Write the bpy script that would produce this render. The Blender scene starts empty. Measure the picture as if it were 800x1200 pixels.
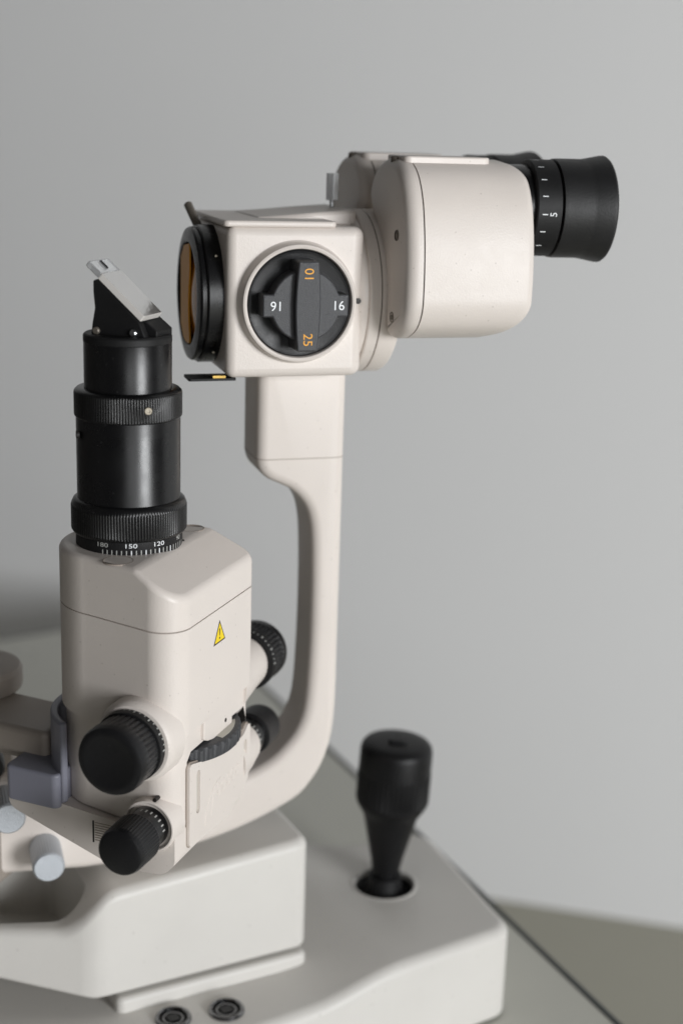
import bpy, bmesh, math
from math import sin, cos, pi, radians, sqrt, atan2, degrees
from mathutils import Matrix, Vector

SC = bpy.context.scene
COL = SC.collection
MM = 0.001

# ------------------------------------------------------------------ frames
def frame(yaw, ox, oy, oz=0.0, pitch=0.0):
    """local axes u (right), v (away), w (up); millimetres -> metres"""
    m = Matrix.Translation((ox * MM, oy * MM, oz * MM)) @ Matrix.Rotation(radians(yaw), 4, 'Z')
    if pitch:
        m = m @ Matrix.Rotation(radians(pitch), 4, 'Y')
    return m
FM = frame(17, -31.8, 36.3, 378.5)        # microscope
FL = frame(-20, -86.1, -43.0)             # lamp tower
FK = frame(17, -86.1, -43.0)              # column on the lamp tower
FB = frame(28, 0, 0)                      # base

# ------------------------------------------------------------------ materials
def mat(name, col, rough=0.5, metal=0.0, bump=0.0, bscale=900.0, var=0.0, vscale=25.0, spec=0.5, coat=0.0,
        trans=0.0, ior=1.45, rvar=0.0, dust=None):
    m = bpy.data.materials.new(name); m.use_nodes = True
    nt = m.node_tree; b = nt.nodes['Principled BSDF']
    b.inputs['Base Color'].default_value = (*col, 1)
    b.inputs['Roughness'].default_value = rough
    b.inputs['Metallic'].default_value = metal
    b.inputs['Specular IOR Level'].default_value = spec
    b.inputs['Coat Weight'].default_value = coat
    b.inputs['Transmission Weight'].default_value = trans
    b.inputs['IOR'].default_value = ior
    tc = nt.nodes.new('ShaderNodeTexCoord')
    if bump:
        n = nt.nodes.new('ShaderNodeTexNoise'); n.inputs['Scale'].default_value = bscale
        n.inputs['Detail'].default_value = 3
        nt.links.new(tc.outputs['Object'], n.inputs['Vector'])
        bp = nt.nodes.new('ShaderNodeBump'); bp.inputs['Strength'].default_value = bump
        bp.inputs['Distance'].default_value = 0.0004
        nt.links.new(n.outputs['Fac'], bp.inputs['Height'])
        nt.links.new(bp.outputs['Normal'], b.inputs['Normal'])
    if dust:
        vo = nt.nodes.new('ShaderNodeTexVoronoi'); vo.inputs['Scale'].default_value = dust[0]
        nt.links.new(tc.outputs['Object'], vo.inputs['Vector'])
        dr_ = nt.nodes.new('ShaderNodeMapRange'); dr_.inputs['From Min'].default_value = 0.05; dr_.inputs['From Max'].default_value = 0.09
        dr_.inputs['To Min'].default_value = dust[1]; dr_.inputs['To Max'].default_value = 0.0
        nt.links.new(vo.outputs['Distance'], dr_.inputs['Value'])
    if var or rvar:
        n2 = nt.nodes.new('ShaderNodeTexNoise'); n2.inputs['Scale'].default_value = vscale
        n2.inputs['Detail'].default_value = 6; n2.inputs['Roughness'].default_value = 0.65
        nt.links.new(tc.outputs['Object'], n2.inputs['Vector'])
        if var:
            mx = nt.nodes.new('ShaderNodeMix'); mx.data_type = 'RGBA'
            lo = tuple(max(0, c * (1 - var)) for c in col); hi = tuple(min(1, c * (1 + var)) for c in col)
            mx.inputs[6].default_value = (*lo, 1); mx.inputs[7].default_value = (*hi, 1)
            nt.links.new(n2.outputs['Fac'], mx.inputs[0]); nt.links.new(mx.outputs[2], b.inputs['Base Color'])
        if rvar:
            mr = nt.nodes.new('ShaderNodeMapRange')
            mr.inputs['From Min'].default_value = 0.3; mr.inputs['From Max'].default_value = 0.7
            mr.inputs['To Min'].default_value = rough - rvar; mr.inputs['To Max'].default_value = rough + rvar
            nt.links.new(n2.outputs['Fac'], mr.inputs['Value']); nt.links.new(mr.outputs[0], b.inputs['Roughness'])
    if dust:
        dm = nt.nodes.new('ShaderNodeMix'); dm.data_type = 'RGBA'
        if b.inputs['Base Color'].links: nt.links.new(b.inputs['Base Color'].links[0].from_socket, dm.inputs[6])
        else: dm.inputs[6].default_value = (*col, 1)
        dm.inputs[7].default_value = (*dust[2], 1)
        nt.links.new(dr_.outputs[0], dm.inputs[0]); nt.links.new(dm.outputs[2], b.inputs['Base Color'])
    return m

M = {}
M['cream'] = mat('cream_paint', (0.69, 0.632, 0.585), 0.40, bump=0.2, bscale=1500, var=0.045, rvar=0.10, dust=(190, 0.35, (0.28, 0.24, 0.20)))
M['base'] = mat('white_casting_paint', (0.63, 0.61, 0.575), 0.45, bump=0.2, bscale=1200, var=0.045, rvar=0.08, dust=(130, 0.3, (0.3, 0.27, 0.24)))
M['cream_shaded'] = mat('shaded_cream_paint', (0.30, 0.262, 0.228), 0.5, bump=0.2, bscale=1400, rvar=0.06)  # cream parts in shade at far left; the shade is put into this colour
M['seam'] = mat('dark_seam', (0.05, 0.045, 0.04), 0.7)
M['line'] = mat('engraved_line', (0.33, 0.28, 0.24), 0.6)
M['black'] = mat('black_anodised', (0.005, 0.005, 0.0055), 0.29, metal=0.0, bump=0.05, bscale=2500, rvar=0.07, vscale=60, spec=0.5, dust=(260, 0.5, (0.05, 0.05, 0.05)))
M['blackmat'] = mat('black_matt_paint', (0.008, 0.008, 0.0085), 0.55, bump=0.15, bscale=1500, rvar=0.06, vscale=80, spec=0.35)
M['plastic'] = mat('black_moulded_plastic', (0.008, 0.008, 0.009), 0.36, bump=0.25, bscale=2200, spec=0.4, rvar=0.08, vscale=90, dust=(240, 0.4, (0.06, 0.06, 0.06)))
M['grip'] = mat('joystick_plastic', (0.0055, 0.0055, 0.006), 0.42, bump=0.25, bscale=2200, spec=0.3)
M['dial'] = mat('charcoal_textured_plastic', (0.045, 0.046, 0.050), 0.42, bump=0.5, bscale=2600)
M['rubber'] = mat('black_rubber', (0.012, 0.012, 0.0125), 0.48, bump=0.15, bscale=900, var=0.15, vscale=40, rvar=0.08)
M['silver'] = mat('brushed_steel', (0.62, 0.64, 0.66), 0.28, metal=1.0, bump=0.15, bscale=1800, rvar=0.08, vscale=120)
M['pin'] = mat('satin_nickel', (0.86, 0.88, 0.90), 0.3, metal=0.3, rvar=0.05)
M['silvermat'] = mat('blasted_aluminium', (0.55, 0.58, 0.62), 0.5, metal=0.7, bump=0.6, bscale=1800)
M['darksteel'] = mat('dark_steel', (0.20, 0.20, 0.205), 0.22, metal=1.0)
M['brass'] = mat('dull_brass', (0.42, 0.28, 0.08), 0.4, metal=0.9)
M['brass2'] = mat('aged_nickel', (0.30, 0.27, 0.22), 0.4, metal=0.9)
M['gray'] = mat('grey_blue_plastic', (0.21, 0.212, 0.255), 0.42, bump=0.15)
M['brown'] = mat('bronze_steel', (0.17, 0.15, 0.125), 0.45, metal=0.4)
M['yellow'] = mat('signal_yellow', (0.85, 0.62, 0.0), 0.45)
M['white'] = mat('white_print', (0.82, 0.84, 0.86), 0.5)
M['faded'] = mat('faded_print', (0.42, 0.42, 0.40), 0.5)
M['orange'] = mat('orange_print', (0.80, 0.36, 0.015), 0.5)
M['ink'] = mat('black_print', (0.015, 0.012, 0.01), 0.5)
M['amber'] = mat('amber_filter_glass', (0.80, 0.36, 0.03), 0.35, spec=0.1, coat=0.0, var=0.2, vscale=60)
M['ambdark'] = mat('coated_lens', (0.46, 0.17, 0.02), 0.05, spec=0.6, coat=0.5)
M['void'] = mat('lens_bore', (0.012, 0.010, 0.009), 0.6)
M['acrylic'] = mat('clear_acrylic', (0.95, 0.96, 0.97), 0.08, trans=0.72, ior=1.45, coat=0.6)
M['mirror'] = mat('frosted_mirror_back', (0.80, 0.79, 0.78), 0.13, metal=0.9, bump=0.1, rvar=0.05)
M['mirroredge'] = mat('ground_glass_edge', (0.72, 0.69, 0.66), 0.3, coat=0.5)
M['window'] = mat('ivory_window', (0.55, 0.53, 0.47), 0.4)
M['table'] = mat('table_laminate', (0.565, 0.56, 0.50), 0.3, var=0.04, vscale=9, rvar=0.05)
M['trim'] = mat('dark_edge_band', (0.055, 0.06, 0.058), 0.45)
M['wall'] = mat('grey_wall_paint', (0.74, 0.74, 0.74), 0.9, bump=0.1, bscale=60, var=0.015, vscale=2)
M['bounce_blocker'] = mat('dark_blocker_paint', (0.10, 0.095, 0.09), 0.9)  # dark colour for the added unseen wall, soaks up bounce light
M['floor'] = mat('beige_floor', (0.42, 0.405, 0.335), 0.55, var=0.06, vscale=3)

# ------------------------------------------------------------------ mesh builder
class MB:
    def __init__(s):
        s.bm = bmesh.new(); s.mats = []
    def mi(s, m):
        if m not in s.mats: s.mats.append(m)
        return s.mats.index(m)
    def face(s, vs, mi):
        try:
            f = s.bm.faces.new(vs); f.material_index = mi
            return f
        except ValueError:
            return None
    def prism(s, poly, h0, h1, m, ax='uvw', top=None):
        """poly in the first two axes of ax, extruded along the third"""
        mi = s.mi(m); idx = ['uvw'.index(c) for c in ax]
        def P(a, b, h):
            p = [0, 0, 0]; p[idx[0]] = a; p[idx[1]] = b; p[idx[2]] = h
            return s.bm.verts.new([c * MM for c in p])
        lo = [P(a, b, h0) for a, b in poly]
        hi = [P(a, b, h1 if top is None else top(a, b)) for a, b in poly]
        n = len(poly); fs = [s.face(lo, mi), s.face(hi, mi)]
        for i in range(n):
            fs.append(s.face([lo[i], lo[(i + 1) % n], hi[(i + 1) % n], hi[i]], mi))
        bmesh.ops.recalc_face_normals(s.bm, faces=[f for f in fs if f])
        return s
    def pill(s, poly, h0, h1, m, ax='uwv', r0=0.0, r1=0.0, n=6):
        """prism whose rims are rounded by stepping the outline inwards"""
        idx = ['uvw'.index(c) for c in ax]
        def ring(p, h):
            out = []
            for a, b in p:
                q = [0, 0, 0]; q[idx[0]] = a; q[idx[1]] = b; q[idx[2]] = h; out.append(q)
            return out
        sg = 1 if h1 > h0 else -1; rings = []
        if r0: rings += [ring(offset(poly, r0 * (1 - sin(t))), h0 + sg * r0 * (1 - cos(t))) for t in [pi / 2 * k / n for k in range(n)]]
        rings.append(ring(poly, h0 + sg * r0)); rings.append(ring(poly, h1 - sg * r1))
        if r1: rings += [ring(offset(poly, r1 * (1 - cos(t))), h1 - sg * r1 * (1 - sin(t))) for t in [pi / 2 * k / n for k in range(1, n + 1)]]
        return s.loft(rings, m)
    def loft(s, rings, m, cap0=True, cap1=True):
        mi = s.mi(m); R = [[s.bm.verts.new(Vector(p) * MM) for p in r] for r in rings]
        fs = []; n = len(R[0])
        for a, b in zip(R[:-1], R[1:]):
            for i in range(n):
                fs.append(s.face([a[i], a[(i + 1) % n], b[(i + 1) % n], b[i]], mi))
        if cap0: fs.append(s.face(R[0], mi))
        if cap1: fs.append(s.face(R[-1], mi))
        bmesh.ops.recalc_face_normals(s.bm, faces=[f for f in fs if f])
        return s
    def lathe(s, prof, m, c=(0, 0, 0), ax='w', sgn=1, segs=96, rib=None, caps=True):
        """prof: list of (r,h[,ribdepth]); rib=(count) modulates the radius of profile points carrying a depth"""
        mi0 = s.mi(m)
        if rib: segs = rib * 6
        rings = []
        for p in prof:
            r, h = p[0], p[1]; d = p[2] if len(p) > 2 else 0
            ring = []
            for i in range(segs):
                a = 2 * pi * i / segs
                rr = r
                if d:
                    k = i % 6
                    rr = r - d * (1.0 if k in (0,) else (0.55 if k in (1, 5) else 0.0))
                x, y = rr * cos(a), rr * sin(a)
                if ax == 'w': q = (c[0] + x, c[1] + y, c[2] + sgn * h)
                elif ax == 'v': q = (c[0] + x, c[1] + sgn * h, c[2] + y)
                else: q = (c[0] + sgn * h, c[1] + x, c[2] + y)
                ring.append(q)
            rings.append(ring)
        s.loft(rings, m, caps and prof[0][0] > 0, caps and prof[-1][0] > 0)
        return s
    def tube(s, pts, r, m, n=10):
        rings = []; pts = [Vector(p) for p in pts]
        for i, p in enumerate(pts):
            t = (pts[min(i + 1, len(pts) - 1)] - pts[max(i - 1, 0)]).normalized()
            a = t.cross(Vector((0, 0, 1)));
            if a.length < 1e-3: a = t.cross(Vector((1, 0, 0)))
            a.normalize(); b = t.cross(a)
            rings.append([p + r * (cos(2 * pi * k / n) * a + sin(2 * pi * k / n) * b) for k in range(n)])
        return s.loft(rings, m)
    def box(s, a, b, m):
        (x0, y0, z0), (x1, y1, z1) = a, b
        return s.prism([(x0, y0), (x1, y0), (x1, y1), (x0, y1)], z0, z1, m)
    def text(s, string, height, fn, m, width=None, sub=0):
        """flat lettering mapped by fn(x,y) -> local mm, centred on its own box"""
        cu = bpy.data.curves.new('lettering', 'FONT'); cu.body = string; cu.size = 1.0; cu.resolution_u = 4
        ob = bpy.data.objects.new('lettering', cu); COL.objects.link(ob)
        bpy.context.view_layer.update()
        me = bpy.data.meshes.new_from_object(ob.evaluated_get(bpy.context.evaluated_depsgraph_get()))
        bpy.data.objects.remove(ob); bpy.data.curves.remove(cu)
        xs = [v.co.x for v in me.vertices]; ys = [v.co.y for v in me.vertices]
        cx, cy = (min(xs) + max(xs)) / 2, (min(ys) + max(ys)) / 2
        k = height / (max(ys) - min(ys)); kx = k if width is None else width / (max(xs) - min(xs))
        mi = s.mi(m)
        vs = [s.bm.verts.new(Vector(fn((v.co.x - cx) * kx, (v.co.y - cy) * k)) * MM) for v in me.vertices]
        for p in me.polygons: s.face([vs[i] for i in p.vertices], mi)
        bpy.data.meshes.remove(me)
        return s
    def quad(s, pts, m):
        mi = s.mi(m); s.face([s.bm.verts.new(Vector(p) * MM) for p in pts], mi); return s
    def bisect(s, co, no, fill=True):
        """cut away everything on the +no side"""
        g = s.bm.verts[:] + s.bm.edges[:] + s.bm.faces[:]
        r = bmesh.ops.bisect_plane(s.bm, geom=g, plane_co=Vector(co) * MM, plane_no=Vector(no), clear_outer=True, dist=1e-7)
        if fill:
            es = [e for e in r['geom_cut'] if isinstance(e, bmesh.types.BMEdge)]
            bmesh.ops.holes_fill(s.bm, edges=es, sides=0)
        bmesh.ops.recalc_face_normals(s.bm, faces=s.bm.faces[:])
        return s
    def split_u(s, us):
        for u in us:
            g = s.bm.verts[:] + s.bm.edges[:] + s.bm.faces[:]
            bmesh.ops.bisect_plane(s.bm, geom=g, plane_co=(u * MM, 0, 0), plane_no=(1, 0, 0), dist=1e-7)
        return s
    def cut(s, other, inner=None):
        """boolean difference, evaluated at build time; inner = material of the cut faces"""
        obs = []
        ix = s.mi(inner) if inner else 0
        for f in other.bm.faces: f.material_index = ix
        for k in (s, other):
            me = bpy.data.meshes.new('tmp'); k.bm.to_mesh(me)
            for m in s.mats: me.materials.append(m)
            o = bpy.data.objects.new('tmp', me); COL.objects.link(o); obs.append(o)
        md = obs[0].modifiers.new('b', 'BOOLEAN'); md.operation = 'DIFFERENCE'; md.object = obs[1]; md.solver = 'EXACT'
        bpy.context.view_layer.update()
        me = bpy.data.meshes.new_from_object(obs[0].evaluated_get(bpy.context.evaluated_depsgraph_get()))
        s.bm.free(); s.bm = bmesh.new(); s.bm.from_mesh(me)
        for f in s.bm.faces: f.material_index = min(f.material_index, len(s.mats) - 1)
        for o in obs:
            d = o.data; bpy.data.objects.remove(o); bpy.data.meshes.remove(d)
        bpy.data.meshes.remove(me); other.bm.free()
        bmesh.ops.remove_doubles(s.bm, verts=s.bm.verts[:], dist=2e-6)
        return s
    def build(s, name, fr, parent=None, bevel=0.0, segs=4, filt=None, lim=28, sharp=30, label=None, clamp=True):
        bm = s.bm; bm.normal_update()
        if bevel:
            ly = bm.edges.layers.float.new('bevel_weight_edge')
            for e in bm.edges:
                if len(e.link_faces) == 2 and e.calc_face_angle(0) > radians(lim):
                    mid = (e.verts[0].co + e.verts[1].co) / 2 / MM
                    if filt is None or filt(mid): e[ly] = 1.0
        me = bpy.data.meshes.new(name); bm.to_mesh(me); bm.free()
        for m in s.mats: me.materials.append(m)
        for p in me.polygons: p.use_smooth = True
        me.set_sharp_from_angle(angle=radians(sharp))
        o = bpy.data.objects.new(name, me); COL.objects.link(o)
        if bevel:
            b = o.modifiers.new('bevel', 'BEVEL'); b.limit_method = 'WEIGHT'; b.width = bevel * MM; b.segments = segs
            b.use_clamp_overlap = clamp; b.harden_normals = False
            w = o.modifiers.new('normals', 'WEIGHTED_NORMAL'); w.keep_sharp = True
        if parent is not None:
            o.parent = parent; o.matrix_parent_inverse = WORLD[parent.name].inverted()
        o.matrix_basis = fr; WORLD[o.name] = fr.copy()
        if label: o['label'] = label
        return o
WORLD = {}

def arc(cx, cy, r, a0, a1, n=12):
    return [(cx + r * cos(radians(a0 + (a1 - a0) * i / n)), cy + r * sin(radians(a0 + (a1 - a0) * i / n))) for i in range(n + 1)]
def rpoly(pts, n=8):
    """polygon with rounded corners: pts (x,y,r)"""
    out = []; N = len(pts)
    for i in range(N):
        p = Vector(pts[i][:2]); r = pts[i][2] if len(pts[i]) > 2 else 0
        a = Vector(pts[i - 1][:2]) - p; b = Vector(pts[(i + 1) % N][:2]) - p
        if r <= 0: out.append((p.x, p.y)); continue
        a.normalize(); b.normalize(); th = a.angle(b); d = r / math.tan(th / 2)
        c = p + (a + b).normalized() * (r / sin(th / 2)); s0 = p + a * d - c; s1 = p + b * d - c
        a0 = atan2(s0.y, s0.x); da = atan2(s1.y, s1.x) - a0
        while da > pi: da -= 2 * pi
        while da < -pi: da += 2 * pi
        for k in range(n + 1):
            t = a0 + da * k / n; out.append((c.x + r * cos(t), c.y + r * sin(t)))
    return out
def catmull(pts, n=6, closed=False):
    P = [Vector(p) for p in pts]; out = []; N = len(P)
    rng = range(N) if closed else range(N - 1)
    for i in rng:
        g = (lambda k: P[k % N]) if closed else (lambda k: P[max(0, min(N - 1, k))])
        p0, p1, p2, p3 = g(i - 1), g(i), g(i + 1), g(i + 2)
        for k in range(n):
            t = k / n
            out.append(tuple(0.5 * ((2 * p1) + (-p0 + p2) * t + (2 * p0 - 5 * p1 + 4 * p2 - p3) * t * t + (-p0 + 3 * p1 - 3 * p2 + p3) * t ** 3)))
    if not closed: out.append(tuple(P[-1]))
    return out
def offset(poly, d):
    n = len(poly); A = sum(poly[i][0] * poly[(i + 1) % n][1] - poly[(i + 1) % n][0] * poly[i][1] for i in range(n))
    sg = 1 if A > 0 else -1; out = []
    for i in range(n):
        t = (Vector(poly[(i + 1) % n]) - Vector(poly[i - 1])).normalized()
        nrm = Vector((-t.y, t.x)) * sg          # inward
        out.append((poly[i][0] + nrm.x * d, poly[i][1] + nrm.y * d))
    return out
def circle(cx, cy, r, n=48): return [(cx + r * cos(2 * pi * i / n), cy + r * sin(2 * pi * i / n)) for i in range(n)]

# ------------------------------------------------------------------ the slit lamp: root
root = bpy.data.objects.new('slit_lamp', None); COL.objects.link(root)
rm = FB @ Matrix.Translation((-0.04, 0.06, 0.0))
root.matrix_basis = rm; WORLD['slit_lamp'] = rm.copy()
root.empty_display_size = 0.05
root['label'] = 'cream slit lamp microscope with black lamp column and eyepieces standing on the grey table'
root['category'] = 'slit lamp'

# ---- base plate with the sloping top
def ztop(u):
    if u > 44: return 52.0
    if u > -10:
        t = (u + 10) / 54.0; return 44.0 + 8.0 * t * t * (3 - 2 * t)
    return 44.0
plan = rpoly([(-300, -30, 20), (57, 0.8, 60), (112.5, 5.5, 13), (120.5, 78, 40), (126.5, 132, 20), (80, 118, 30), (55, 133, 30), (40, 170, 20), (-300, 170, 20)], 8)
b = MB().pill(plan, 2.0, 60.0, M['base'], ax='uvw', r1=6.0)
b.cut(MB().lathe([(16.4, 26), (16.4, 70)], M['base'], (72.1, 72.4, 0), segs=64), M['void'])
b.split_u([44, 40, 36, 31, 26, 21.5, 17, 12.5, 8, -1, -10])
for v in b.bm.verts:
    if v.co.z > 0.03: v.co.z += (ztop(v.co.x / MM) - 60.0) * MM
b.lathe([(18.6, 51.8), (17.8, 52.35), (16.9, 52.4), (16.2, 51.7), (16.1, 46)], M['base'], (72.1, 72.4, 0), segs=64, caps=False)
base = b.build('base', FB, root, sharp=35)
for (x, y) in ((100, 30), (-200, 0), (100, 110), (-200, 140)):
    MB().lathe([(9, 0), (10, 0.5), (10, 6), (9, 7)], M['rubber'], (x, y, 0), segs=32).build('foot_pad', FB, base)
# joystick
JX = 72.1; JY = 72.4
bt = MB().lathe([(16.3, 20), (16.3, 49.2), (15.3, 49.6), (14.6, 48.2), (12.4, 45), (10.8, 47), (9.4, 52), (9.2, 58), (6, 58)], M['blackmat'], (JX, JY, 0), segs=64)
bt.build('joystick_boot', FB, base)
FJ = FB @ Matrix.Translation((JX * MM, JY * MM, 52 * MM)) @ Matrix.Rotation(radians(-28), 4, 'Z') @ Matrix.Rotation(radians(2.6), 4, 'Y')
jp = [(7.0, -4), (7.3, 8), (8.9, 17), (12.0, 30.5), (14.4, 41.0), (15.2, 43.2), (17.4, 46.6), (19.0, 49.6)]
j = MB().lathe(jp, M['grip'], segs=72)
stick = None
head = MB()
head.lathe([(18.6, 48.8), (19.4, 51)] + [(19.6, 51.6, .9), (19.6, 68, .9)] + [(19.4, 68.6), (19.3, 79.6), (18.8, 82.0), (17.4, 83.8), (14, 84.8), (8, 85.4), (0.01, 85.5)], M['grip'], rib=44)
stick = j.build('joystick', FJ, root)
head.build('grip', FJ, stick, sharp=40)
MB().prism(rpoly([(-6.5, -5.5, 2.2), (6.5, -5.5, 2.2), (0, 7, 2.2)]), 84.0, 87.2, M['grip']).build('button', FJ, stick, bevel=0.8)
# sockets on the base
for (x, y) in ((-46.6, 12.8), (-71.7, 17.2)):
    z = ztop(x)
    so = MB().lathe([(8.6, -.5), (8.6, 1.0), (8.1, 1.7), (7.3, 1.9), (6.7, 1.4), (6.4, -0.3)], M['darksteel'], (x, y, z), segs=48)
    so = so.build('socket', FB, base)
    MB().lathe([(6.5, 0), (6.45, .5), (5.2, .9), (5.0, .3), (0.01, .3)], M['blackmat'], (x, y, z), segs=40).box((x - 2.6, y - 2.6, z + .2), (x + 2.6, y + 2.6, z + 1.0), M['plastic']).lathe([(5.0, .25), (4.9, .7), (4.2, .7), (4.1, .25)], M['darksteel'], (x, y, z), segs=40).build('socket_insert', FB, so)

# ---- carriage block riding on the base
def ctop(u, v): return 112.0 + (u - 4) * 0.056
cp = rpoly([(7.2, 34, 8), (9, 120, 8), (-215, 120, 6), (-215, 90, 6), (-142, 55, 60), (-104, 34, 26)], 8)
def ctop2(u):
    t = min(1, max(0, (-92 - u) / 27.0)); t = 0.5 - 0.5 * cos(pi * t)
    return (112.0 + (u - 4) * 0.056) * (1 - t) + (87.6 + (u + 120) * 0.03) * t
c = MB().pill(cp, 52.5, 120.0, M['base'], ax='uvw', r0=2.5, r1=5.0)
c.cut(MB().prism(rpoly([(-101, 45, 8), (-101, 111, 4), (-190, 111, 4), (-190, 86, 4), (-143, 63, 20)]), 57, 200, M['base']))
c.split_u([-60, -30, -3] + [-90 - 2 * k for k in range(17)] + [-135, -150, -180])
for v in c.bm.verts:
    u_ = v.co.x / MM
    if v.co.z > 0.08: v.co.z += (ctop2(u_) - 120.0) * MM
    else: v.co.z += max(0, (-104 - u_) * 0.24) * MM
carriage = c.build('carriage', FB, root, sharp=38)
MB().pill(rpoly([(5.2, 31.2, 4), (5.2, 70, 4), (-94, 70, 4), (-94, 31.2, 4)]), 43.0, 51.2, M['base'], ax='uvw', r1=2.6).build('slide_rail', FB, carriage)
# pivot post
p = MB().lathe([(27, 56), (27, 74.6), (26.5, 75)], M['base'], (-170, 96, 0), segs=96)
p.lathe([(27.25, 75), (27.4, 75.4), (27.4, 76.2), (27.25, 76.6)], M['brass'], (-170, 96, 0), segs=96)
p.lathe([(26.5, 76.5), (27.2, 77), (27.2, 121), (26, 122)], M['base'], (-170, 96, 0), segs=96)
p.build('pivot_post', FB, root)

# ------------------------------------------------------------------ microscope arm
inner = catmull([(-11, -50), (-11, -68), (-10.9, -73.8), (-9.3, -78.6), (-5.4, -82.4), (0.4, -85.2), (5.8, -88.2), (11.5, -94.5), (14.4, -102.5), (15.7, -115), (16.2, -139), (15.8, -168), (14.3, -194), (10.6, -206), (4.5, -214.5), (-4, -222), (-18, -228), (-45, -231.5), (-90, -232.5)], 5)
outer = catmull([(-90, -266.8), (-62, -265.2), (-38, -261.2), (-13, -253.8), (9.9, -243), (18.5, -234.5), (24.2, -225), (28, -213), (29.6, -200), (30, -182)], 5)
def densify(p, d=3.0):
    out = []
    for a, b in zip(p, p[1:] + p[:1]):
        k = max(1, int((Vector(b) - Vector(a)).length / d))
        out += [(a[0] + (b[0] - a[0]) * i / k, a[1] + (b[1] - a[1]) * i / k) for i in range(k)]
    return out
ends = rpoly([(-104, -232.6, 8), (-110, -215, 8), (-190, -214, 8), (-190, -267.2, 8)])
top_ = rpoly([(30, -182, 0), (30, -21, 7), (-11, -21, 7), (-11, -50, 0)])
prof = densify(inner + ends + outer[:-1] + top_[:-1])
a = MB().pill(prof, -14, 17, M['cream'], ax='uwv', r0=5.0, r1=5.0, n=7)
arm = a.build('microscope_arm', FM, root, sharp=40)
sl = rpoly([(-11.06, -14.06, 5.0), (30.06, -14.06, 5.0), (30.06, 17.06, 5.0), (-11.06, 17.06, 5.0)], 7)
MB().prism(sl, -73.2, -72.8, M['line']).build('neck_seam', FM, arm)
# two locking screws on the arm
for (x, w, r) in ((-108.6, -252.5, 7.2), (-125.3, -226.5, 7.4)):
    k = MB().lathe([(r - .8, 12), (r, 12.6), (r, 13, .35), (r, 32, .35), (r - .1, 32.6), (r - .9, 33.4)], M['silvermat'], (x, 0, w), ax='v', sgn=-1, rib=36)
    k.build('locking_screw', FM, arm, sharp=40)
k = MB().lathe([(7, 8), (7.5, 9), (7.5, 22), (6.5, 24)], M['plastic'], (-133, 0, -206), ax='v', sgn=-1, segs=40)
k.build('black_knob', FM, arm)

# ------------------------------------------------------------------ microscope body
bd = MB().prism(rpoly([(-30, -35, 4), (30, -35, 6), (30, 36, 6), (-30, 36, 5)]), -32.2, 31.4, M['cream'])
body = bd.build('microscope_body', FM, root, bevel=4.5, segs=5, lim=50)
fl = MB().lathe([(31, 20), (32.6, 25), (34.2, 28), (34.9, 29.0), (35.2, 30.2), (35.2, 31.6), (35.0, 31.9), (35.9, 32.2), (36.3, 32.8), (36.3, 37.0), (36.0, 37.3)], M['cream'], (0, 0, 0.9), ax='u', segs=128)
fl.lathe([(35.6, 36.8), (35.6, 38)], M['seam'], (0, 0, 0.9), ax='u', segs=96)
fl.lathe([(36.0, 37.7), (36.3, 38.0), (36.3, 45), (35.4, 46.6), (33, 48), (24, 48.6)], M['cream'], (0, 0, 0.9), ax='u', segs=128)
fl.build('flange', FM, body)
tp = MB().prism(rpoly([(-31.6, -34.5, 2.5), (17, -34.5, 2.5), (17, 36.2, 3), (-31.6, 36.2, 3)]), 31.0, 33.6, M['cream'])
tp.build('top_plate', FM, body, bevel=0.9, segs=3, lim=50)
MB().prism(catmull([(-14, 33.9), (0, 35.0), (14, 36.3), (31, 37.6)], 5) + [(31, 30), (-14, 30)], -16, 30, M['cream'], ax='uwv').build('top_ramp', FM, body, bevel=1.6, segs=3, lim=40)
MB().lathe([(1.25, 34.8), (1.25, 35.15), (0.9, 35.2)], M['ink'], (27.0, 0, 0.4), ax='v', sgn=-1, segs=24).build('index_dot', FM, body)
bz = MB().lathe([(26.4, 34.6), (25.5, 35.4), (25.0, 36.8), (24.8, 39.4), (24.4, 40.4), (23.7, 40.7), (22.9, 40.4), (22.6, 39.8), (22.5, 36.0), (0.01, 36.0)], M['cream'], ax='v', sgn=-1, segs=128)
bezel = bz.build('dial_bezel', FM, body)

# magnification dial
d = MB().lathe([(22.4, 36.4), (22.4, 38.6), (21.9, 39.0), (20.6, 38.6), (0.01, 38.6)], M['plastic'], ax='v', sgn=-1, segs=96)
dial = d.build('magnification_dial', FM, root)
DX = 0.6
hubR, tabX, tabH = 14.8, 18.4, 4.7
a0 = degrees(math.asin(tabH / hubR))
hub = [(tabX, -tabH), (tabX, tabH)] + arc(0, 0, hubR, a0, 180 - a0, 40) + [(-tabX, tabH), (-tabX, -tabH)] + arc(0, 0, hubR, 180 + a0, 360 - a0, 40)
hb = MB().prism([(x + DX, y) for x, y in hub], -47.6, -38.0, M['dial'], ax='uwv')
def flat(cx, cy, rot, v):
    c_, s_ = cos(radians(rot)), sin(radians(rot))
    return lambda x, y: (cx + c_ * x - s_ * y, v, cy + s_ * x + c_ * y)
hub_o = hb.build('dial_hub', FM, dial, bevel=0.7, segs=3, lim=50)
MB().text('16', 3.9, flat(14.4 + DX, 0.1, 0, -47.68), M['white']).build('white_numeral', FM, dial)
MB().text('16', 3.9, flat(-13.0 + DX, -0.1, 180, -47.68), M['white']).build('white_numeral', FM, dial)
bl = catmull([(-4.3, -18.6), (-5.1, -9), (-5.4, 0), (-5.1, 9), (-4.3, 18.6)], 6)
bar = bl + [(-x, y) for x, y in reversed(bl)]
MB().prism([(x + DX, y) for x, y in bar], -51.2, -38.0, M['dial'], ax='uwv').build('grip_bar', FM, dial, bevel=0.7, segs=3, lim=50)
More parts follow.
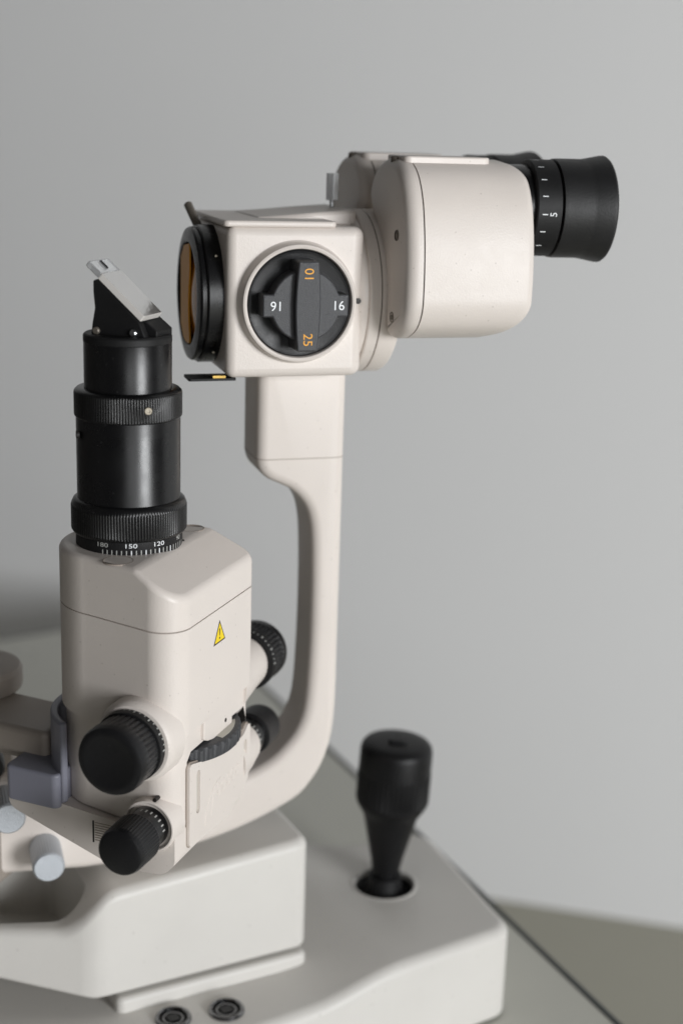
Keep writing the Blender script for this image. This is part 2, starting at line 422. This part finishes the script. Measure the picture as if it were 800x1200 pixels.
MB().text('10', 3.9, flat(0.1 + DX, 13.6, 90, -51.28), M['orange']).build('orange_numeral', FM, dial)
MB().text('25', 3.9, flat(0.1 + DX, -13.6, -90, -51.28), M['orange']).build('orange_numeral', FM, dial)

# objective lens
ob = MB().lathe([(29.4, 28), (29.8, 28.4), (29.8, 36.2), (29.4, 36.8), (28.4, 36.9), (28.4, 37.6), (28.9, 37.8), (28.9, 38.9), (28.3, 39.8), (24.4, 40.5), (22.9, 40.5), (22.3, 40.0), (22.1, 33), (0.01, 33)], M['black'], (0, 0, -0.3), ax='u', sgn=-1, segs=128)
obj_lens = ob.build('objective_lens', FM, root)
lens = [(22.0 * sin(t * pi / 24), 36.2 + 3.4 * cos(t * pi / 24)) for t in range(12, -1, -1)]
MB().lathe([(22.0, 36.0)] + [(max(r, .01), h) for r, h in lens], M['ambdark'], (0, 0, -.3), ax='u', sgn=-1, segs=96).build('lens_glass', FM, obj_lens)
fpoly = [(15.2, -15.0), (15.2, 14.4)] + catmull([(8, 20.0), (-1.5, 21.3), (-4.6, 20.6), (-5.2, 10), (-3.2, 2), (-2.6, -6), (-3.8, -14), (-5, -21.0), (3, -21.6), (8.5, -20.4)], 5)
MB().prism(fpoly, -40.4, -39.7, M['amber'], ax='vwu').build('amber_filter', FM, obj_lens)
for ang in (38, -50):
    y, z = -29.8 * cos(radians(ang)), 29.8 * sin(radians(ang))
    MB().lathe([(0.7, -.4), (0.7, .15), (.4, .25)], M['brass2'], (-32.4, y, z - .3), ax='v', sgn=-1, segs=16).build('set_screw', FM, obj_lens)
MB().tube([(-32.5, 8, 25), (-34.5, 14, 31), (-36.2, 20.5, 36.8)], 1.9, M['brown'], 14).build('filter_lever', FM, obj_lens)
ft = MB().prism(rpoly([(-44.5, -27, 1), (-24, -27, 1), (-24, -14, 1), (-44.5, -14, 1)]), -34.4, -33.4, M['blackmat'])
ft.box((-34, -26.2, -33.3), (-28.5, -22, -32.3), M['brass'])
ft.build('filter_slider', FM, obj_lens)
pn = MB().prism(circle(27.2, 10, 1.1, 16), 34, 41, M['silver']).prism([(27.2 + 2.9 * cos(radians(60 * i - 28)), 10 + 2.9 * sin(radians(60 * i - 28))) for i in range(6)], 40.2, 52, M['pin'])
pn.build('locking_pin', FM, body, bevel=0.35, segs=2, lim=40)

# ------------------------------------------------------------------ prism housings and eyepieces
sec = catmull([(-30, 60.2), (-41, 58.6), (-50, 53.4), (-56.4, 44), (-60, 32), (-61.8, 20), (-62.3, 8), (-61.5, -1), (-56, -8.6), (-46, -13.6), (-37, -15), (-33.5, -10), (-32, 2), (-28, 14), (-20, 26), (-10, 35), (-4.5, 43), (-7, 51), (-15, 57.6), (-23, 60)], 5, True)
def ring_u(poly, u): return [(u, a_, b_) for a_, b_ in poly]
for sgn in (1, -1):
    S = [(a_ * sgn, b_) for a_, b_ in sec]
    rr, UE = 3.5, 96.5
    def gr(w):
        if w < 3: return 17 - sqrt(max(0, 17 * 17 - min(16.9, 3 - w) ** 2))
        if w > 52: return 8 - sqrt(max(0, 8 * 8 - min(7.5, w - 52) ** 2))
        return 0
    def rg(off, u): return [(u - gr(b_) * max(0, (u - 66) / (UE - 66)) ** 1.5, a_, b_) for a_, b_ in offset(S, off)]
    rings = [ring_u(S, 47.0), ring_u(S, 66.0)] + [rg(0, u) for u in (70, 74, 78, 82, 86, 90)] + [rg(rr * (1 - cos(t)), UE - rr + rr * sin(t)) for t in [radians(x) for x in range(0, 91, 15)]]
    h = MB().loft(rings, M['cream'])
    h.loft([ring_u(offset(S, .7), 46.2), ring_u(offset(S, .7), 47.3)], M['seam'])
    hs = h.build('prism_housing', FM, root)
    r2 = 5.0
    rings = [ring_u(S, 46.4), ring_u(S, 44.6)] + [ring_u(offset(S, r2 * (1 - cos(t))), 44.6 - r2 * sin(t)) for t in [radians(x) for x in range(12, 91, 13)]]
    MB().loft(rings, M['cream']).build('end_plate', FM, hs)
    for (y, z, u_) in ((-46 * sgn, 29, 39.35), (-43.5 * sgn, -5.5, 39.5)):
        MB().lathe([(2.3, -.2), (2.3, .15), (1.9, .2), (1.9, -.6), (1.3, -.6), (1.1, .1), (.5, .2)], M['brown'], (u_, y, z), ax='u', sgn=-1, segs=24).build('plate_screw', FM, hs)
    MB().prism(rpoly([(43.5, -41 * sgn, 3), (82, -41 * sgn, 3), (82, -16 * sgn, 3), (43.5, -16 * sgn, 3)]), 57.0, 61.3, M['cream']).build('cover_plate', FM, hs, bevel=0.7, segs=3, lim=50)
    MB().lathe([(1.9, 52), (1.9, 60.6), (1.4, 61.0)], M['brown'], (42.6, -31 * sgn, 0), segs=24).build('pivot_cap', FM, hs)
    # eyepiece
    FE = FM @ Matrix.Translation((82.5 * MM, -33 * sgn * MM, 40.6 * MM)) @ Matrix.Rotation(radians(-6 * sgn), 4, 'Z')
    e = MB().lathe([(18.2, 0), (18.2, 19)], M['black'], ax='u', segs=96)
    ep = e.build('eyepiece', FE, root)
    q = MB().lathe([(18.0, 18.2), (20.2, 18.4), (20.6, 18.9), (20.6, 29.2), (19.4, 29.4)], M['blackmat'], ax='u', segs=96)
    def on_ring(ang0, h0, rot, R=20.68):
        def fn(x, y):
            c_, s_ = cos(radians(rot)), sin(radians(rot))
            X, Y = c_ * x - s_ * y, s_ * x + c_ * y
            t = ang0 + Y / R
            return (h0 + X, -R * cos(t), R * sin(t))
        return fn
    for dg in (-10.5, 10.5, 31.5, 52.5, 73.5, -31.5, -52.5):
        f = on_ring(radians(dg + 6), 21.7, 0)
        q.quad([f(-1.2, -.2), f(1.2, -.2), f(1.2, .2), f(-1.2, .2)], M['white'])
    q.text('5', 2.9, on_ring(radians(-4.5), 25.4, 90), M['white'])
    q.build('dioptre_ring', FE, ep)
    MB().lathe([(19.6, 30.0), (21.0, 30.4), (21.2, 32), (21.2, 43), (21.5, 45), (22.8, 51.4), (22.9, 52.8), (22.3, 53.6), (20.8, 53.4), (18.6, 49), (16, 42), (0.01, 41)], M['rubber'], ax='u', segs=96).build('eyecup', FE, ep)

# ------------------------------------------------------------------ lamp housing
left = arc(0, 0, 28.3, 98, 262, 40)
def dshape(ins):
    L = arc(0, 0, 28.3 - ins, 98, 262, 40)
    near = rpoly([(L[-1][0], L[-1][1]), (40 - ins, -38.5 + ins, 11 - ins * .5), (40 - ins, 38.5 - ins, 5 - ins * .5), (L[0][0], L[0][1])], 14)
    return L + near[1:-1]
shell = MB().prism(dshape(0), 216.6, 260.9, M['cream'])
shell.lathe([(17.4, 30), (17.2, 37.5), (16.4, 39.6), (15.4, 40.6), (13, 40.8)], M['cream'], (23, 0, 216), ax='v', sgn=-1, segs=72)
shell.lathe([(16, 30), (14.5, 40), (13, 52), (12.2, 61), (11.6, 62.5)], M['cream'], (24, 0, 214.5), ax='v', sgn=1, segs=72)
housing = shell.build('lamp_housing', FL, root, bevel=3.2, segs=5, lim=50, filt=lambda p: p.z < 217 and p.y < 38.6)
MB().lathe([(0.9, 36.8), (0.9, 37.15), (.6, 37.2)], M['ink'], (32.4, 0, 226.4), ax='v', sgn=-1, segs=16).build('pointer_dot', FL, housing)
cap = MB().prism(dshape(0), 261.4, 290, M['cream'])
cap.bisect((0, 0, 285), (0, 0, 1)); cap.bisect((20.5, 0, 285), (0.56, 0, 1))
topcover = cap.build('top_cover', FL, housing, bevel=2.4, segs=5, lim=14, filt=lambda p: p.z > 266 and not (p.x < 20 and abs(p.z - 273) < 11.5), sharp=40)
MB().prism(dshape(.8), 260.5, 261.8, M['line']).build('seam_line', FL, housing)
for (x, y, r) in ((9.5, -26.6, 6.0), (14.5, 27.5, 5.4)):
    MB().lathe([(r, 284.5), (r, 285.06), (r - .35, 285.06), (r - .35, 284.5)], M['line'], (x, y, 0), segs=64).build('round_cover_mark', FL, housing)
MB().lathe([(1.1, 284.5), (1.1, 285.1), (.8, 285.12)], M['ink'], (19.0, 9.5, 0), segs=16).build('pointer_dot', FL, housing)
# warning label on the right face
wl = MB(); U = 40.08
T0 = [(-3.9, 246.4), (7.1, 246.4), (1.6, 256.0)]; T1 = [(-2.9, 247.05), (6.1, 247.05), (1.6, 254.8)]
wl.prism(T0, 39.9, U, M['ink'], ax='vwu').prism(T1, 39.95, U + .05, M['yellow'], ax='vwu')
wl.prism([(1.15, 252.4), (2.05, 252.4), (1.8, 249.4), (1.4, 249.4)], 39.96, U + .1, M['ink'], ax='vwu').prism(circle(1.6, 248.4, .5, 16), 39.96, U + .1, M['ink'], ax='vwu')
wl.build('warning_label', FL, housing)

# lower housing
lo = MB().prism(dshape(1.6), 176.9, 219, M['cream'])
lo.lathe([(11.6, 28), (11.2, 36.8), (10.8, 37.5), (10.3, 37.6), (9.9, 37.3), (9.7, 36.2)], M['cream'], (28, 0, 179.8), ax='v', sgn=-1, segs=64)
lo.lathe([(13, 28), (12, 40), (10.2, 50), (9.4, 51)], M['cream'], (28, 0, 180), ax='v', sgn=1, segs=64)
lo2 = lo
lo2.cut(MB().lathe([(3.1, 26.5), (3.1, 60)], M['cream'], (-10.8, 0, 193.6), ax='v', sgn=-1, segs=32), M['void'])
lo2.cut(MB().prism(rpoly([(-24.5, 200.5, .5), (-15, 197, .5), (32.6, 197, .5), (32.6, 201, .5), (30, 207.2, .5), (-21, 207.2, .5), (-24.5, 204, .5)]), 12, 60, M['cream'], ax='vwu'), M['void'])
lower = lo2.build('lower_housing', FL, root, bevel=0.5, segs=2, lim=50, filt=lambda p: p.x > 30)
MB().prism(rpoly([(-12, 208.6, 1.5), (-8, 206.8, 4), (8.3, 203.2, 5), (15, 206.0, 1), (15, 217.4, .5), (-12, 217.4, .5)]), 36, 40.0, M['cream'], ax='vwu').build('wheel_lip', FL, lower, bevel=.6, segs=3, lim=40)
MB().lathe([(0.9, 0), (0.9, 40.15), (.6, 40.2)], M['ink'], (0, 8.3, 209.6), ax='u', segs=16).build('pointer_dot', FL, lower)
MB().lathe([(0.9, 30), (0.9, 36.9), (.6, 37.0)], M['ink'], (30.4, 0, 191.5), ax='v', sgn=-1, segs=16).build('pointer_dot', FL, lower)
# filter wheel in its slot
fw = MB().lathe([(28, 199.6), (31.6, 199.9), (32.2, 200.5, 1.0), (32.2, 205.0, 1.0), (31.4, 205.7), (30.4, 206.0), (0.01, 206.0)], M['dial'], (13.8, 4, 0), rib=46)
wr = [(26.2 * cos(radians(t)), 26.2 * sin(radians(t))) for t in range(-10, 29, 3)] + [(29.6 * cos(radians(t)), 29.6 * sin(radians(t))) for t in range(29, -11, -3)]
fw.prism([(13.8 + x, 4 + y) for x, y in wr], 205.4, 206.12, M['window'])
fw.build('filter_wheel', FL, root, sharp=35)
# lamp door with pill-shaped openings and a moulded mark
dr = MB().prism(rpoly([(-25, 166.4, 2.5), (13, 163.4, 4), (34, 175.5, 4), (34.4, 200.2, 2.0), (27.6, 195.4, 6), (15, 194.2, 20), (-3, 197.2, 20), (-25, 203.4, 2)]), 37.4, 40.0, M['cream'], ax='vwu')
for (y, z0, z1) in ((-17.2, 180.5, 196), (29.2, 179, 190.5)):
    dr.cut(MB().prism([(y + 1.7 * cos(radians(t)), (z1 if t <= 180 else z0) + 1.7 * sin(radians(t))) for t in range(0, 360, 15)], 38.6, 50, M['cream'], ax='vwu'))
DO = [(-25, 166.4, 2.5), (13, 163.4, 4), (34, 175.5, 4), (34.4, 200.2, 2.0), (27.6, 195.4, 6), (15, 194.2, 20), (-3, 197.2, 20), (-25, 203.4, 2)]
gap = MB().prism(offset(densify(rpoly(DO), 2.0), -0.55), 37.2, 38.75, M['line'], ax='vwu')
door = dr.build('lamp_door', FL, root, bevel=0.5, segs=3, lim=40)
gap.build('door_gap', FL, door)
for (y, z0, z1) in ((-17.2, 180.5, 196), (29.2, 179, 190.5)):
    MB().prism([(y + 1.6 * cos(radians(t)), (z1 if t <= 180 else z0) + 1.6 * sin(radians(t))) for t in range(0, 360, 15)], 38.0, 38.8, M['window'], ax='vwu').build('door_opening', FL, door)
em = MB()
em.tube([(40.0, y, z) for y, z in catmull([(-11, 170), (-9.6, 176), (-6, 181.6), (-1, 184.6), (4, 185.6)], 6)], .28, M['cream'], 8)
em.tube([(40.0, y, z) for y, z in catmull([(-5, 171.5), (-3.6, 178), (-1.5, 182)], 6)], .25, M['cream'], 8)
for i, y in enumerate((2.4, 7.0, 11.6, 16.2, 20.6)):
    em.tube([(40.0, y + 1.5 * cos(t), 180.6 + i * .25 + 2.9 * sin(t)) for t in [radians(x) for x in range(20 if i % 2 else 0, 341, 20)]], .22, M['cream'], 8)
em.build('moulded_mark', FL, door)
# bottom tray
tr = MB().prism(rpoly([(-46, 176.4, 1), (-46, 167.5, 5), (5, 156.8, 20), (33.5, 158.6, 8), (38.6, 164, 5), (38.6, 176.4, 1)]), -35.6, 35.6, M['cream'], ax='uwv')
tr.bisect((0, 16, 158.5), (0, 0.55, -0.84)); tr.bisect((25, -35.7, 0), (-9, -52, 0))
tray = tr.build('bottom_tray', FL, root, bevel=4, segs=5, lim=35, filt=lambda p: p.z < 175.5)
ht = MB().box((1.6, -35.9, 166.6), (2.2, -35.5, 176.2), M['ink'])
for i in range(8): ht.box((2.6, -35.8, 167.6 + i * 1.1), (13.6, -35.5, 167.9 + i * 1.1), M['line'])
ht.box((13.8, -35.9, 166.6), (14.2, -35.5, 176.2), M['ink'])
ht.build('vent_grille', FL, tray)

# slit knobs
def knob_big(v0, sg):
    c_ = (23, v0, 216) if sg < 0 else (24, v0, 214.5)
    k = MB().lathe([(12.5, 0), (14.2, .3), (14.4, .8), (14.4, 4.2), (13.2, 4.5)], M['blackmat'], c_, ax='v', sgn=sg, segs=72)
    ko = k.build('slit_width_knob', FL, root)
    mk = MB()
    for i in range(12):
        t = radians(2 + i * 9)
        R = 14.47; dt = .02; h1 = 1.7 if i % 3 else 2.6
        mk.quad([(c_[0] + R * cos(t - dt), c_[1] + sg * .9, c_[2] + R * sin(t - dt)), (c_[0] + R * cos(t + dt), c_[1] + sg * .9, c_[2] + R * sin(t + dt)),
                 (c_[0] + R * cos(t + dt), c_[1] + sg * h1, c_[2] + R * sin(t + dt)), (c_[0] + R * cos(t - dt), c_[1] + sg * h1, c_[2] + R * sin(t - dt))], M['faded'])
    mk.build('scale_marks', FL, ko)
    MB().lathe([(13.2, 4.4), (13.6, 4.8), (13.8, 5.2, .6), (14.0, 12.4, .6), (14.2, 13), (14.1, 16.6), (13.5, 18.2), (12.2, 18.9), (10.5, 19.0), (10.0, 18.8), (.01, 18.6)], M['plastic'], c_, ax='v', sgn=sg, rib=40).build('knob_grip', FL, ko, sharp=38)
knob_big(-40.6, -1)
knob_big(62.5, 1)
def knob_small(v0, sg):
    c_ = (28, v0, 179.8)
    k = MB().lathe([(8.4, 0), (8.4, 9.5), (9.4, 10)], M['black'], c_, ax='v', sgn=sg, segs=64)
    ko = k.build('slit_length_knob', FL, root)
    mk = MB()
    for i in range(7):
        t = radians(10 + i * 15); R = 8.47; dt = .035
        mk.quad([(c_[0] + R * cos(t - dt), c_[1] + sg * 3.0, c_[2] + R * sin(t - dt)), (c_[0] + R * cos(t + dt), c_[1] + sg * 3.0, c_[2] + R * sin(t + dt)),
                 (c_[0] + R * cos(t + dt), c_[1] + sg * 4.8, c_[2] + R * sin(t + dt)), (c_[0] + R * cos(t - dt), c_[1] + sg * 4.8, c_[2] + R * sin(t - dt))], M['faded'])
    mk.build('scale_marks', FL, ko)
    MB().lathe([(8.8, 9.6), (9.7, 10), (10.0, 10.6), (10.0, 11, .3), (9.8, 22, .3), (9.7, 22.6), (9.2, 24.2), (8.0, 25.0), (.01, 25.0)], M['plastic'], c_, ax='v', sgn=sg, rib=48).build('knob_grip', FL, ko, sharp=38)
knob_small(-36.6, -1)
knob_small(50.5, 1)

# ------------------------------------------------------------------ black column, its rings and scale
cl = MB().lathe([(21.0, 303), (20.7, 304), (20.7, 337.0), (20.4, 337.6), (19.6, 338)], M['black'], segs=128)
cl.lathe([(17.4, 346), (17.3, 347), (17.3, 366.5), (16.9, 367.2), (16, 367.4)], M['black'], segs=128)
cl.lathe([(1.5, 0), (1.5, 1.2)], M['void'], (-20.2, -6.0, 331), ax='u', sgn=-1, segs=24)
column = cl.build('lamp_column', FK, root)
ring = MB().lathe([(19, 336.6), (20.8, 337), (21.3, 337.6), (21.4, 338.2, .35), (21.4, 346.6, .35), (21.2, 347.4), (20.4, 348.2), (17.2, 348.4)], M['black'], rib=120)
ro = ring.build('knurled_ring', FK, column, sharp=45)
sa = radians(-77)
MB().lathe([(1.6, 20.6), (1.6, 21.3), (1.3, 21.6), (.8, 21.6), (.7, 21.2), (.01, 21.2)], M['brass2'], (4.6, 0, 342.6), ax='v', sgn=-1, segs=24).build('set_screw', FK, ro)
MB().lathe([(21, 289.9), (22.6, 290.3), (23.2, 291.2), (23.3, 291.8, .4), (23.3, 300.8, .4), (23.1, 301.6), (22.4, 303.2), (21.4, 304), (20.6, 304.2)], M['black'], rib=120).build('knurled_ring', FK, column, sharp=45)
scl = MB().lathe([(21.3, 283.5), (21.5, 284), (21.5, 290.2), (21, 290.6)], M['blackmat'], segs=128)
viewaz = degrees(atan2(-600 + 43, 86.1)) - 17          # camera-facing azimuth in the column frame
def on_cyl(az, z0, R=21.58):
    return lambda x, y: (R * cos(radians(az) + x / R), R * sin(radians(az) + x / R), z0 + y)
for i, s_ in ((1, '180'), (2, '150'), (3, '120'), (4, '90')):
    az = viewaz + 2 - 62 + 31 * i
    scl.text(s_, 1.75, on_cyl(az, 288.75), M['white'] if s_ in ('150', '120') else M['faded'], width=(4.6 if len(s_) == 3 else 3.0))
    for k in range(6):
        f = on_cyl(az + 31 * k / 6, 285.6)
        if az + 31 * k / 6 - viewaz < 75:
            scl.quad([f(-.2, -1.25), f(.2, -1.25), f(.2, 1.25), f(-.2, 1.25)], M['white'] if k in (0, 3) and i in (2, 3) else M['faded'])
scl.build('degree_scale', FK, column)

# ---- mirror holder and mirror
mh = MB().lathe([(17.0, 366.4), (17.4, 366.9), (17.4, 369.4), (16.6, 370.0), (0.01, 370.0)], M['blackmat'], segs=80)
wed = [(-11.2, 369.5), (-10.6, 374), (-9.4, 380), (-10.0, 386), (-10.0, 390.4), (-8.2, 391.2), (9.8, 376.0), (12.6, 369.5)]
mh.prism(wed, -9, -5.5, M['blackmat'], ax='uwv')
mh.prism(wed, 2.5, 6, M['blackmat'], ax='uwv')
mh.prism([(-10.4, 369.5), (-9.2, 388), (-7.4, 389.6), (9.0, 375.6), (9.0, 369.5)], -5.6, 2.6, M['blackmat'], ax='uwv')
mh.prism([(4, 369.5), (7.0, 376.6), (9.6, 376.4), (15.2, 372.2), (15.2, 369.5)], -4.5, 8.5, M['blackmat'], ax='uwv')
holder = mh.build('mirror_holder', FL, root, bevel=0.4, segs=2, lim=40)
for x, z, m_ in ((7.6, 371.4, 'silver'), (-8.6, 371.2, 'brown')):
    MB().lathe([(1.5, 8.6), (1.5, 9.8), (1.1, 10.2), (.5, 10.2)], M[m_], (x, 0, z), ax='v', sgn=-1, segs=20).build('holder_screw', FL, holder)
# slab lying on the 40 degree slope
FS = FL @ Matrix.Translation((10.2 * MM, 0, 376.2 * MM)) @ Matrix.Rotation(radians(40), 4, 'Y')      # +u runs down the slope
m_ = MB().prism(rpoly([(-23.4, -9.4, .4), (0.4, -9.4, .4), (0.4, 5.6, .4), (-23.4, 5.6, .4)]), 0.3, 2.9, M['mirroredge'])
m_.prism(rpoly([(-23.3, -9.2, .3), (0.2, -9.2, .3), (0.2, 5.4, .3), (-23.3, 5.4, .3)]), 2.85, 2.94, M['mirror'])
mir = m_.build('mirror', FS, root, bevel=0.25, segs=2, lim=50)
MB().prism(rpoly([(-30.6, -9.4, .6), (-23.45, -9.4, .4), (-23.45, 5.6, .4), (-30.6, 5.6, .6)]), 0.3, 2.9, M['acrylic']).build('clear_tip', FS, mir, bevel=0.5, segs=2, lim=50)
MB().box((-29.6, -2.6, 0.0), (-25.4, -1.7, 3.3), M['blackmat']).build('tip_clip', FS, mir)

# ------------------------------------------------------------------ grey bracket, illumination arm
cpoly = arc(0, 0, 33.4, 140, 241, 30) + arc(0, 0, 30.2, 241, 140, 30)
g = MB().prism(cpoly, 176.8, 212.5, M['gray'])
g.prism(rpoly([(-43, -30.5, 3), (-17.2, -31.5, 3), (-17.2, -12, 2), (-43, 6, 3)]), 174.6, 190, M['gray'])
g.build('hinge_bracket', FL, root, bevel=1.1, segs=3, lim=40)
ia = MB().prism(rpoly([(-130, -12, 6), (-31, -17, 3), (-31, 15, 3), (-130, 22, 6)]), 186, 200.5, M['cream_shaded'])
ia.prism(rpoly([(-130, -10, 6), (-70, -12, 6), (-70, 20, 6), (-130, 20, 6)]), 110, 186.5, M['cream_shaded'])
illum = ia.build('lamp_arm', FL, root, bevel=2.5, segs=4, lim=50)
MB().lathe([(20, 200), (21, 201), (21.4, 203), (21.4, 209), (20.2, 211), (17, 211.8), (.01, 212)], M['cream_shaded'], (-88, 15, 0), segs=80).build('centring_disc', FL, illum)

# ------------------------------------------------------------------ table, wall, floor
tab = bpy.data.objects.new('instrument_table', None); COL.objects.link(tab)
tm = FB @ Matrix.Translation((-0.36, 0.1, -0.30)); tab.matrix_basis = tm; WORLD['instrument_table'] = tm.copy()
tab.empty_display_size = 0.05
tab['label'] = 'pale grey laminate table top with dark edge band under the slit lamp'
tab['category'] = 'table'
tpoly = [(137, -500, 20), (190.5, 675, 12), (-900, 612, 20), (-900, -500, 20)]
MB().prism(rpoly(tpoly), -28, 0, M['table']).build('table_top', FB, tab, bevel=1.0, segs=2, lim=50)
ou = rpoly(tpoly); 
tb = MB(); po = offset(ou, -3.5); pi_ = offset(ou, .05)
tb.loft([[(x, y, -29) for x, y in po], [(x, y, 0.3) for x, y in po], [(x, y, 0.6) for x, y in offset(ou, -2.8)], [(x, y, .6) for x, y in offset(ou, -.5)], [(x, y, 0.1) for x, y in pi_], [(x, y, -29) for x, y in pi_]], M['trim'], False, False)
tb.build('edge_band', FB, tab)
for (x, y) in ((60, 560), (-800, 520), (40, -420), (-800, -420)):
    MB().prism(rpoly([(x - 25, y - 25, 6), (x + 25, y - 25, 6), (x + 25, y + 25, 6), (x - 25, y + 25, 6)]), -300, -28.5, M['trim']).build('leg', FB, tab)

def structure(o): o['kind'] = 'structure'; return o
FW = frame(-13.7, 213, 680)
structure(MB().box((-1350, 0, -305), (4000, 100, 2400), M['wall']).build('wall', FW))
structure(MB().box((-1450, -3000, -305), (-1350, 100, 2400), M['bounce_blocker']).build('added_dark_wall', FW))  # unseen dark wall, added to cut bounce light from the left
structure(MB().box((-4000, -4200, -320), (4000, 2, -300), M['floor']).build('floor', FW))

# ------------------------------------------------------------------ camera
cam = bpy.data.cameras.new('camera'); co = bpy.data.objects.new('camera', cam); COL.objects.link(co)
cam.sensor_fit = 'HORIZONTAL'; cam.sensor_width = 24.0; cam.lens = 1667 * 24 / 800
cam.clip_start = 0.01; cam.clip_end = 50
pch, rll = radians(15.1), radians(-1.8)
fwd = Vector((0, cos(pch), -sin(pch))); right = Vector((1, 0, 0)); up = right.cross(fwd)
rr = cos(rll) * right - sin(rll) * up; uu = rr.cross(fwd)
mtx = Matrix((rr, uu, -fwd)).transposed().to_4x4(); mtx.translation = Vector((0, -0.6, 0.45))
co.matrix_world = mtx
cam.dof.use_dof = True; cam.dof.focus_distance = 0.578; cam.dof.aperture_fstop = 4.8
cam.dof.aperture_blades = 9
SC.camera = co

# ------------------------------------------------------------------ light
w = bpy.data.worlds.new('World'); SC.world = w; w.use_nodes = True
bg = w.node_tree.nodes['Background']; bg.inputs['Color'].default_value = (1.0, 0.95, 0.89, 1); bg.inputs['Strength'].default_value = 0.035
def area(name, loc, target, sx, sy, power, col):
    l = bpy.data.lights.new(name, 'AREA'); l.shape = 'RECTANGLE'; l.size = sx; l.size_y = sy; l.energy = power; l.color = col
    o = bpy.data.objects.new(name, l); COL.objects.link(o); o.location = loc
    o.rotation_euler = (Vector(target) - Vector(loc)).to_track_quat('-Z', 'Y').to_euler()
    return o
area('window_light', (1.95, -2.15, 0.58), (0.1, 0.1, 0.3), 0.9, 1.1, 79, (0.97, 0.985, 1.0))
area('added_fill_light', (0.65, -2.7, 0.6), (0.1, 0.2, 0.3), 1.0, 1.1, 9, (0.97, 0.985, 1.0))  # added soft frontal fill to lift camera-facing sides, not a second window
SC.view_settings.view_transform = 'Standard'; SC.view_settings.look = 'None'
SC.view_settings.exposure = 0.0; SC.view_settings.gamma = 1.0
SC.cycles.use_denoising = True
SC.cycles.max_bounces = 8
